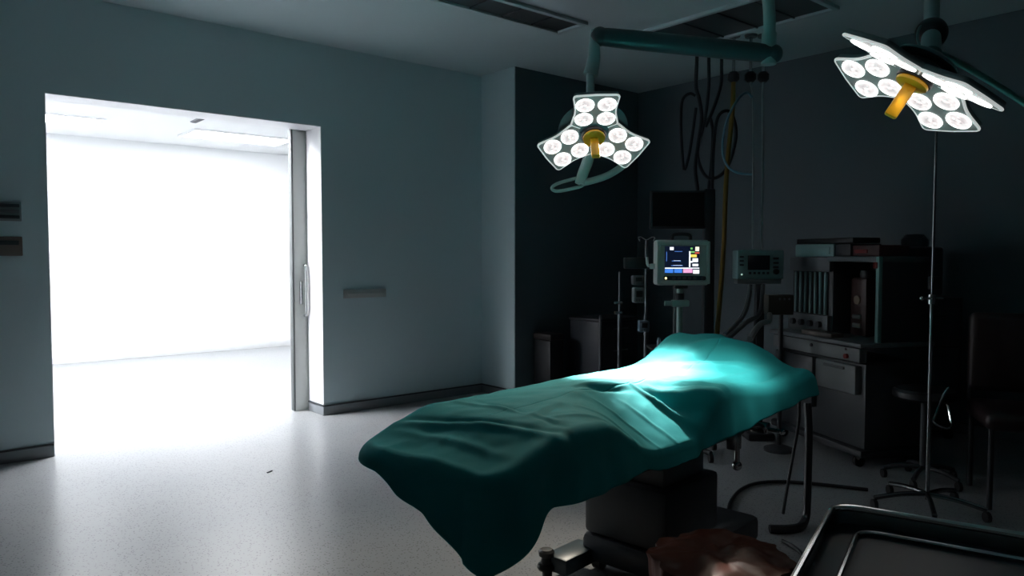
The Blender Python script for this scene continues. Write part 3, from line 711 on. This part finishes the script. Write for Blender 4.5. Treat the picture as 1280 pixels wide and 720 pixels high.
# open cabinet on the right with vaporiser and absorber
MB().b2(-.50, 0, .46, .50, .80, 1.34, .004).build('back_panel', body, t)
MB().b2(-.50, .0, .12, .50, 1.31, 1.345, .004).build('top_shelf', mid_grey, t)
fr_ = mat('frame_mint', (.16, .34, .32), rough=.3)
MB().b2(-.015, .012, .11, .14, .80, 1.345, .004).build('frame_post', fr_, t)
MB().b2(-.012, .010, .14, .50, .80, 1.31, .004).build('side_panel', charcoal, t)
v = MB().b2(-.44, -.28, .26, .42, .80, 1.20, .02).build('vaporiser', mat('vap_dark', (.05, .022, .02), rough=.4), t)
MB().lathe([(0, 0), (.05, 0), (.055, .02), (.045, .05), (0, .05)], 20, Matrix.Translation((-.36, .34, 1.20))).build('dial', charcoal, v)
MB().cyl((-.36, .25, 1.05), (-.36, .262, 1.05), .03, n=18).build('gauge', mat('gauge_tan', (.20, .15, .11), rough=.4), v)
for z in (.86, .92): MB().b2(-.40, -.32, .248, .262, z, z + .03, .004).build('label_plate', pale, v)
v = MB().lathe([(0, .80), (.075, .80), (.075, .84), (.06, .85), (.06, 1.12), (.07, 1.13), (.07, 1.16), (0, 1.17)], 24, Matrix.Translation((-.14, .32, 0))).build('absorber', mat('absorber_glass', (.12, .19, .20), rough=.2), t)
MB().cyl((-.14, .32, 1.17), (-.14, .32, 1.20), .03, n=16).build('cap', charcoal, v)
MB().b2(-.03, .0, .10, .125, 1.27, 1.31, .004).build('alarm_lamp', red_m, t)
# things on the machine
def on_machine(name, x0, x1, y0, y1, z0, z1, m_, label, cat, bev=.008):
    o = MB().b2(-(x1-x0)/2, (x1-x0)/2, -(y1-y0)/2, (y1-y0)/2, 0, z1-z0, bev).build(name, m_)
    o.matrix_basis = AM @ Matrix.Translation(((x0+x1)/2, (y0+y1)/2, z0)); return tag(o, label, cat)
o = on_machine('monitor_module', -.94, -.50, .17, .42, 1.342, 1.435, mat('module_pale', (.20, .33, .33), rough=.4), 'pale green flat module lying on top of the flow tube cabinet', 'module')
MB().b2(-.18, .18, -.13, -.124, .02, .07, .002).build('front_panel', vp, o)
o = on_machine('black_case', -.94, -.32, .18, .40, 1.437, 1.475, black, 'flat black case on top of the pale module, highest on the machine', 'case')
o = on_machine('black_box', -.49, -.33, .17, .42, 1.347, 1.432, charcoal, 'small dark box beside the pale module on the machine top', 'box')
o = on_machine('red_box', -.31, -.06, .17, .40, 1.347, 1.42, mat('dull_red', (.07, .018, .02), rough=.5), 'dull red box on the right of the machine top', 'box')
MB().b2(-.10, .02, -.122, -.114, .02, .045, .002).build('print', red_m, o)
o = on_machine('tray_of_papers', -.62, -.30, .01, .11, .802, .83, mat('paper_tan', (.12, .10, .09), rough=.6), 'low stack of tan papers on the machine worktop', 'papers', .003)
# small box with lights on a post beside the machine
D_ = 5.0
zv0, hv = z0, h
t = thing('monitor_box', 'small brown-grey box with three buttons left of the anaesthesia machine', 'control box', H(977, D_, ZY(394, D_)), FACE)
a = 16*D_/FPX; h = 25*D_/FPX
MB().b2(-a, a, 0, .10, 0, h, .006).build('housing', mat('olive_grey', (.055, .052, .042), rough=.5), t)
for k in range(3): MB().sph((-a*.1 + k*.032, 0, h*.8), .008, (1, .5, 1), n=10).build('button', grey_plastic, t)
bt = thing('box_stand', 'thin dark stand holding the small brown-grey control box', 'stand', H(977, D_ + .05), FACE)
MB().cyl((0, 0, .04), (0, 0, ZY(394, D_)), .015, n=12).build('pole', charcoal, bt)
MB().lathe([(0, 0), (.10, 0), (.10, .02), (.03, .045), (0, .045)], 20).build('base', charcoal, bt)

# ------------------------------------------------------------------ hanging gas hoses
D_ = 6.0
def HP(pts, D=D_): return [P(x, y, D) for x, y in pts]
def hang(pts, r, m_, label, name='gas_hose', D=D_):
    w_ = [P(x, y, D + .02*math.sin(i*1.7)) for i, (x, y) in enumerate(pts)]
    w_.insert(0, Vector((w_[0].x, w_[0].y, CH)))
    o = hose(name, w_, r, m_, label, 'hose', 'hoses hanging from the ceiling'); return o
hm = mat('hose_black', (.010, .013, .018), rough=.4)
hang([(871, 76), (870, 108), (874, 124), (877, 148), (872, 185), (869, 212), (872, 240), (871, 262)], .015, hm, 'black gas hose hanging straight from the ceiling, leftmost', D=6.0)
hang([(886, 80), (886, 108), (881, 150), (872, 186), (876, 210), (887, 223), (903, 217), (914, 197), (920, 167), (915, 143), (905, 139), (896, 150), (892, 185), (890, 240)], .014, hm, 'black gas hose coiled in one wide loop, middle of the three', D=6.1)
hang([(902, 80), (901, 107), (890, 140), (882, 158), (887, 147), (891, 165), (890, 200), (886, 235), (885, 265)], .014, hm, 'black gas hose bending left in a narrow loop, rightmost of the three', D=6.2)
hose('gas_hose', [P(869, 120, 5.95), P(862, 117, 5.95), P(853, 125, 5.95), P(851, 150, 5.95), P(852, 180, 5.95), P(855, 212, 5.95), P(861, 195, 5.95), P(866, 165, 5.95), P(870, 135, 5.95)], .012, hm, 'thin black hose loop hung on the leftmost hose', 'hose', 'hoses hanging from the ceiling')
ym = mat('hose_yellow', (.17, .105, .012), rough=.45)
ws = mat('hose_pale', (.30, .36, .38), rough=.35); bl = mat('hose_blue', (.12, .26, .34), rough=.4)
def outlet(x, label, D):
    p = P(x, 98, D)
    t = thing('gas_outlet', label, 'gas outlet', (p.x, p.y, p.z), 0, 'ceiling gas outlets')
    MB().cyl((0, 0, .05), (0, 0, CH - p.z), .012, n=12).build('stem', steel, t)
    MB().lathe([(0, -.03), (.025, -.03), (.045, -.012), (.045, .03), (.03, .05), (0, .05)], 20).build('coupling', black, t)
    MB().lathe([(0, CH - p.z), (.05, CH - p.z), (.045, CH - p.z - .02), (0, CH - p.z - .02)], 20).build('rosette', mid_grey, t)
    return p - Vector((0, 0, .031))
o1 = outlet(917, 'black ceiling gas coupling above the yellow hose', 5.85)
o2 = outlet(938, 'black ceiling gas coupling above the coiled pale hose, middle one', 5.85)
o3 = outlet(954, 'black ceiling gas coupling on the right above the straight pale hose', 5.85)
hose('gas_hose', [o1, P(916, 130, 5.85), P(913, 165, 5.85), P(910, 195, 5.84), P(907, 240, 5.82), P(905, 300, 5.8), P(901, 360, 5.75), P(896, 420, 5.7), P(894, 470, 5.68)], .019, ym, 'yellow gas hose hanging down behind the patient monitor', 'hose', 'hoses hanging from the ceiling')
hose('gas_hose', [o2, P(941, 125, 5.85), P(941.5, 200, 5.8), P(941, 270, 5.6), P(941, 300, 5.48), H(941, 5.46, zv0 + hv + .012)], .008, ws, 'thin pale hose running straight down to the ventilator unit, left of two', 'hose', 'hoses hanging from the ceiling')
hose('gas_hose', [o3, P(953, 125, 5.85), P(953.5, 200, 5.8), P(952.5, 270, 5.6), P(952, 300, 5.48), H(952, 5.46, zv0 + hv + .012)], .008, ws, 'thin pale hose running straight down to the ventilator unit, right of two', 'hose', 'hoses hanging from the ceiling')
hose('gas_hose', [P(940, 122, 5.80), P(934, 116, 5.8), P(925, 121, 5.8), P(914, 138, 5.8), P(906, 160, 5.8), P(903, 188, 5.8), P(909, 207, 5.8), P(922, 216, 5.8), P(940, 218, 5.77)], .010, bl, 'pale blue hose curling left around the yellow hose', 'hose', 'hoses hanging from the ceiling')

# ------------------------------------------------------------------ drip stand on the right
D_ = 3.85
steel_d = mat('dark_chrome', (.30, .31, .32), rough=.18, metal=1.0)
t = thing('drip_stand', 'tall chrome drip stand with a clamp knob right of the anaesthesia machine', 'stand', H(1166, D_), FACE)
MB().cyl((0, 0, .06), (0, 0, ZY(376, D_)), .0105, n=18).build('lower_tube', steel_d, t)
MB().cyl((0, 0, ZY(376, D_)), (0, 0, 2.12), .0065, n=16).build('upper_rod', steel_d, t)
zc = ZY(373, D_)
MB().cyl((0, 0, zc - .03), (0, 0, zc + .02), .02, n=16).build('collar', chrome, t)
MB().cyl((-.055, -.01, zc), (.05, -.01, zc), .007, n=12).sph((-.06, -.01, zc), .012, n=12).build('clamp_knob', chrome, t)
MB().b2(.0, .05, .009, .05, ZY(362, D_), ZY(346, D_), .005).build('clamp_block', black, t)
MB().tube([(-.11, 0, 2.16), (-.12, 0, 2.12), (-.09, 0, 2.10), (0, 0, 2.12), (.09, 0, 2.10), (.12, 0, 2.12), (.11, 0, 2.16)], .006, 8).build('hook_bar', chrome, t)
for k in range(5):
    an = k*2*PI/5 + .55; cx, cy = math.cos(an), math.sin(an)
    MB().tube([(0, 0, .09), (.14*cx, .14*cy, .085), (.27*cx, .27*cy, .062)], .013, 10).build('foot', steel_d, t)
    MB().cyl((.27*cx - .01, .27*cy, .027), (.27*cx + .01, .27*cy, .027), .027, n=16).build('caster', rubber, t)
# dark cabinet behind it
D_ = 5.3
t = thing('equipment_cabinet', 'tall dark equipment cabinet with a round unit on top behind the drip stand', 'cabinet', H(1168, D_), FACE + .1)
a = 40*D_/FPX
cab = mat('cabinet_grey', (.05, .055, .065), rough=.5)
MB().b2(-a, a, 0, .45, .08, ZY(372, D_), .012).build('body', cab, t)
for k in range(3):
    z = .12 + k*.29; d = MB().b2(-a + .02, a - .02, -.015, .0, z, z + .27, .006).build('drawer', cab, t)
    MB().b2(-.08, .08, -.03, -.014, z + .21, z + .225, .004).build('pull', charcoal, d)
MB().b2(-a*.7, a*.6, .08, .36, ZY(372, D_), ZY(308, D_), .03).build('upper_unit', cab, t)
MB().lathe([(0, 0), (.09, 0), (.09, .05), (.06, .09), (0, .095)], 22, Matrix.Translation((-.02, .2, ZY(308, D_)))).build('round_head', charcoal, t)
for x in (-a + .05, a - .05):
    for y in (.06, .39): MB().cyl((x - .012, y, .04), (x + .012, y, .04), .04, n=16).build('caster', rubber, t)
# chrome stool in front of the cabinet
D_ = 4.35
t = thing('stool', 'low black stool with a bent chrome back bar beside the drip stand', 'stool', H(1160, D_), FACE)
MB().lathe([(0, .50), (.16, .50), (.175, .515), (.175, .545), (.16, .56), (0, .56)], 28).build('seat', black, t)
MB().cyl((0, 0, .08), (0, 0, .50), .022, n=16).build('column', charcoal, t)
z = lambda y: ZY(y, D_)
MB().tube([(.06, -.10, .545), (.045, -.19, z(500) - .12), (-.055, -.20, z(521)), (-.045, -.20, z(508)), (-.01, -.20, z(488)), (.02, -.20, z(478))], .007, 8).build('back_bar', chrome, t)
for k in range(5):
    an = k*2*PI/5 + .2; cx, cy = math.cos(an), math.sin(an)
    MB().tube([(0, 0, .09), (.12*cx, .12*cy, .085), (.21*cx, .21*cy, .06)], .014, 8).build('foot', charcoal, t)
    MB().cyl((.21*cx - .01, .21*cy, .027), (.21*cx + .01, .21*cy, .027), .027, n=14).build('caster', rubber, t)
# dark upholstered chair at the far right
D_ = 4.0
t = thing('padded_chair', 'dark maroon padded chair in the shadow at the far right', 'chair', H(1290, D_), FACE - .35)
mar = mat('maroon_vinyl', (.022, .012, .013), rough=.5)
MB().b2(-.25, .25, -.25, .25, .42, .52, .04, seg=3).build('seat', mar, t)
MB().b2(-.24, .24, .20, .29, .56, 1.02, .04, seg=3).build('backrest', mar, t)
for x in (-.22, .22):
    MB().tube([(x, .25, .44), (x, .27, .52), (x, .26, .95)], .013, 8).build('back_frame', charcoal, t)
    for y in (-.22, .22): MB().cyl((x, y, 0), (x, y, .44), .014, n=12).build('leg', charcoal, t)

# ------------------------------------------------------------------ low dark things by the far wall
q = H(681, 7.0); a = 11*6.9/FPX
t = thing('waste_bin', 'slim black waste bin standing against the far wall', 'bin', (q.x, AY - .16, 0))
MB().b2(-a*1.1, a*1.1, -.11, .12, 0, .56, .015).build('body', black, t)
MB().b2(-a*1.15, a*1.15, -.12, .13, .56, .62, .015).build('lid', mat('lid_maroon', (.014, .010, .010), rough=.5), t)
q0, q1 = aX = (4.98, 5.50)
t = thing('supply_trolley', 'low dark supply trolley in the far corner behind the table', 'trolley', ((q0+q1)/2, 4.85, 0))
a = (q1-q0)/2
MB().b2(-a, a, -.2, .2, .08, .74, .012).build('body', mat('trolley_navy', (.022, .026, .034), rough=.45), t)
for k in range(3):
    d = MB().b2(-a + .02, a - .02, -.215, -.2, .11 + k*.205, .295 + k*.205, .006).build('drawer', charcoal, t)
    MB().b2(-.10, .10, -.23, -.214, .25 + k*.205, .262 + k*.205, .003).build('pull', mid_grey, d)
MB().b2(-a - .01, a + .01, -.21, .21, .74, .765, .008).build('top', charcoal, t)
MB().b2(-a - .012, -a + .012, -.21, -.19, .08, .80, .004).build('corner_post', mid_grey, t)
for x in (-a + .05, a - .05):
    for y in (-.14, .14): MB().cyl((x - .012, y, .04), (x + .012, y, .04), .04, n=16).build('caster', rubber, t)

# ------------------------------------------------------------------ instrument trolley in the foreground
PC = G(1043, 631, .90); A_ = math.radians(18)
t = thing('instrument_trolley', 'stainless instrument trolley with a raised rim and dark tray in the right foreground', 'trolley', (PC.x, PC.y, 0), A_ - PI/2)
# local x runs to the right (back edge), local -y runs towards the camera
TWd, TDp = .62, .85
def rrect(x0, x1, y0, y1, r): return rounded([(x0, y0), (x1, y0), (x1, y1), (x0, y1)], [r]*4, 6)
dark_tray = mat('tray_dark', (.03, .036, .045), rough=.35)
MB().prism(rrect(0, TWd, -TDp, 0, .05), .862, .872).build('tray', dark_tray, t)
MB().tube([(x, y, .90) for x, y in rrect(0, TWd, -TDp, 0, .05)], .006, 10, 1, closed=True).build('rim', chrome, t)
wall_ = MB(); pts = rrect(0, TWd, -TDp, 0, .05); bmw = bmesh.new()
lo = [bmw.verts.new((x, y, .855)) for x, y in pts]; hi = [bmw.verts.new((x, y, .90)) for x, y in pts]
for k in range(len(pts)): bmw.faces.new((lo[k], lo[(k+1) % len(pts)], hi[(k+1) % len(pts)], hi[k]))
wall_._join(bmw); wall_.build('side_wall', mat('brushed_steel', (.42, .45, .46), rough=.3, metal=1.0), t)
ins = rrect(.045, TWd - .045, -TDp + .045, -.045, .035)
MB().tube([(x, y, .876) for x, y in ins], .0045, 8, 1, closed=True).build('inner_bead', chrome, t)
for x in (.04, TWd - .04):
    for y in (-.04, -TDp + .04):
        MB().cyl((x, y, .08), (x, y, .86), .0125, n=14).build('leg', steel, t)
        MB().cyl((x - .011, y, .036), (x + .011, y, .036), .036, n=18).cyl((x, y, .03), (x, y, .08), .012).build('caster', rubber, t)
MB().b2(.04, TWd - .04, -TDp + .04, -.04, .24, .255, .004).build('lower_shelf', mat('shelf_dark', (.05, .055, .06), rough=.4), t)

# ------------------------------------------------------------------ red-brown waste bag beside the table base
BP = TO + TX*.85 - TY*.50; BR = .21
t = thing('kick_bucket', 'low steel kick bucket lined with a red-brown plastic bag beside the table base', 'bucket', BP)
MB().lathe([(0, .10), (.15, .10), (.185, .24), (.19, .25), (.185, .255), (.14, .115), (0, .115)], 32).build('pail', steel, t)
for k in range(4):
    an = k*PI/2 + .4; MB().cyl((.17*math.cos(an) - .01, .17*math.sin(an), .03), (.17*math.cos(an) + .01, .17*math.sin(an), .03), .03, n=16).cyl((.17*math.cos(an), .17*math.sin(an), .03), (.15*math.cos(an), .15*math.sin(an), .12), .012).build('caster', rubber, t)
bgm = mat('bag_plastic', (.085, .020, .009), rough=.55, spec=.4, var=.35, vscale=7)
bm = bmesh.new(); rows = []
NU, NV = 120, 30
for jn in range(NV + 1):
    v = jn/NV; row = []
    for i in range(NU):
        an = 2*PI*i/NU
        cr = noise.noise(Vector((math.cos(an)*2.2, math.sin(an)*2.2, v*1.2)))
        fine = noise.noise(Vector((math.cos(an)*7, math.sin(an)*7, v*2.5 + 3)))
        r = BR + .03*smooth(v/.4)*(1 - smooth((v - .75)/.25)*1.0) + .022*cr + .014*fine + .010*math.sin(an*13 + 3*cr)*(1 - v*.5)
        z_ = .115 + .19*math.sin(min(v, .72)/.72*PI/2) + .022*noise.noise(Vector((math.cos(an)*1.6, math.sin(an)*1.6, 7)))*smooth(v/.5)
        if v > .72:
            u = (v - .72)/.28; r *= (1 - .97*u); z_ = z_*(1 - smooth(u*2)) + smooth(u*2)*(.315 + .05*noise.noise(Vector((r*math.cos(an)*8, r*math.sin(an)*8, 5)))) - .02*abs(noise.noise(Vector((r*math.cos(an)*17, r*math.sin(an)*17, 2))))
        row.append(bm.verts.new((r*math.cos(an), r*math.sin(an), z_)))
    rows.append(row)
for jn in range(NV):
    for i in range(NU): bm.faces.new((rows[jn][i], rows[jn][(i+1) % NU], rows[jn+1][(i+1) % NU], rows[jn+1][i]))
bm.faces.new(rows[-1])
mb = MB(); mb._join(bm); mb.build('bag', bgm, t, ang=80)

# ------------------------------------------------------------------ hoses and cables round the table
rb = mat('cable_black', (.012, .014, .018), rough=.45)
hose('drain_tube', [Vector((H(1012, 3.72).x, H(1012, 3.72).y, .60)), P(1011, 540, 3.73), P(1010, 590, 3.73), P(1009, 628, 3.72), P(1007, 648, 3.70), G(1000, 658, .024), G(985, 661, .022), G(962, 661, .022)], .020, rb, 'thick black tube hanging from the head of the table and bending left on the floor', 'tube')
hose('suction_line', [Vector((H(1002, 3.76).x, H(1002, 3.76).y, .60)), P(998, 530, 3.78), P(991, 570, 3.8), P(984, 610, 3.8), G(979, 642, .012)], .008, rb, 'thin black line hanging left of the thick tube', 'tube')
hose('floor_cable', [G(x, y, .012) for x, y in [(909, 650), (910, 640), (914, 626), (926, 612), (946, 604), (975, 602), (1010, 604), (1050, 608), (1085, 612)]], .010, rb, 'black cable curving over the floor from the table base to the machine', 'cable')
hose('floor_cable', [G(x, y, .012) for x, y in [(978, 676), (990, 682), (1000, 690), (1006, 700), (1010, 715), (1012, 735)]], .009, rb, 'short black cable on the floor beside the foreground trolley', 'cable')
# litter on the floor
tag(MB().box((0, 0, .003), (.05, .012, .005), .002).build('floor_scrap', charcoal), 'tiny dark scrap on the shiny floor in front of the doorway', 'scrap').matrix_basis = Matrix.Translation(G(337, 590, 0)) @ Matrix.Rotation(.6, 4, 'Z')
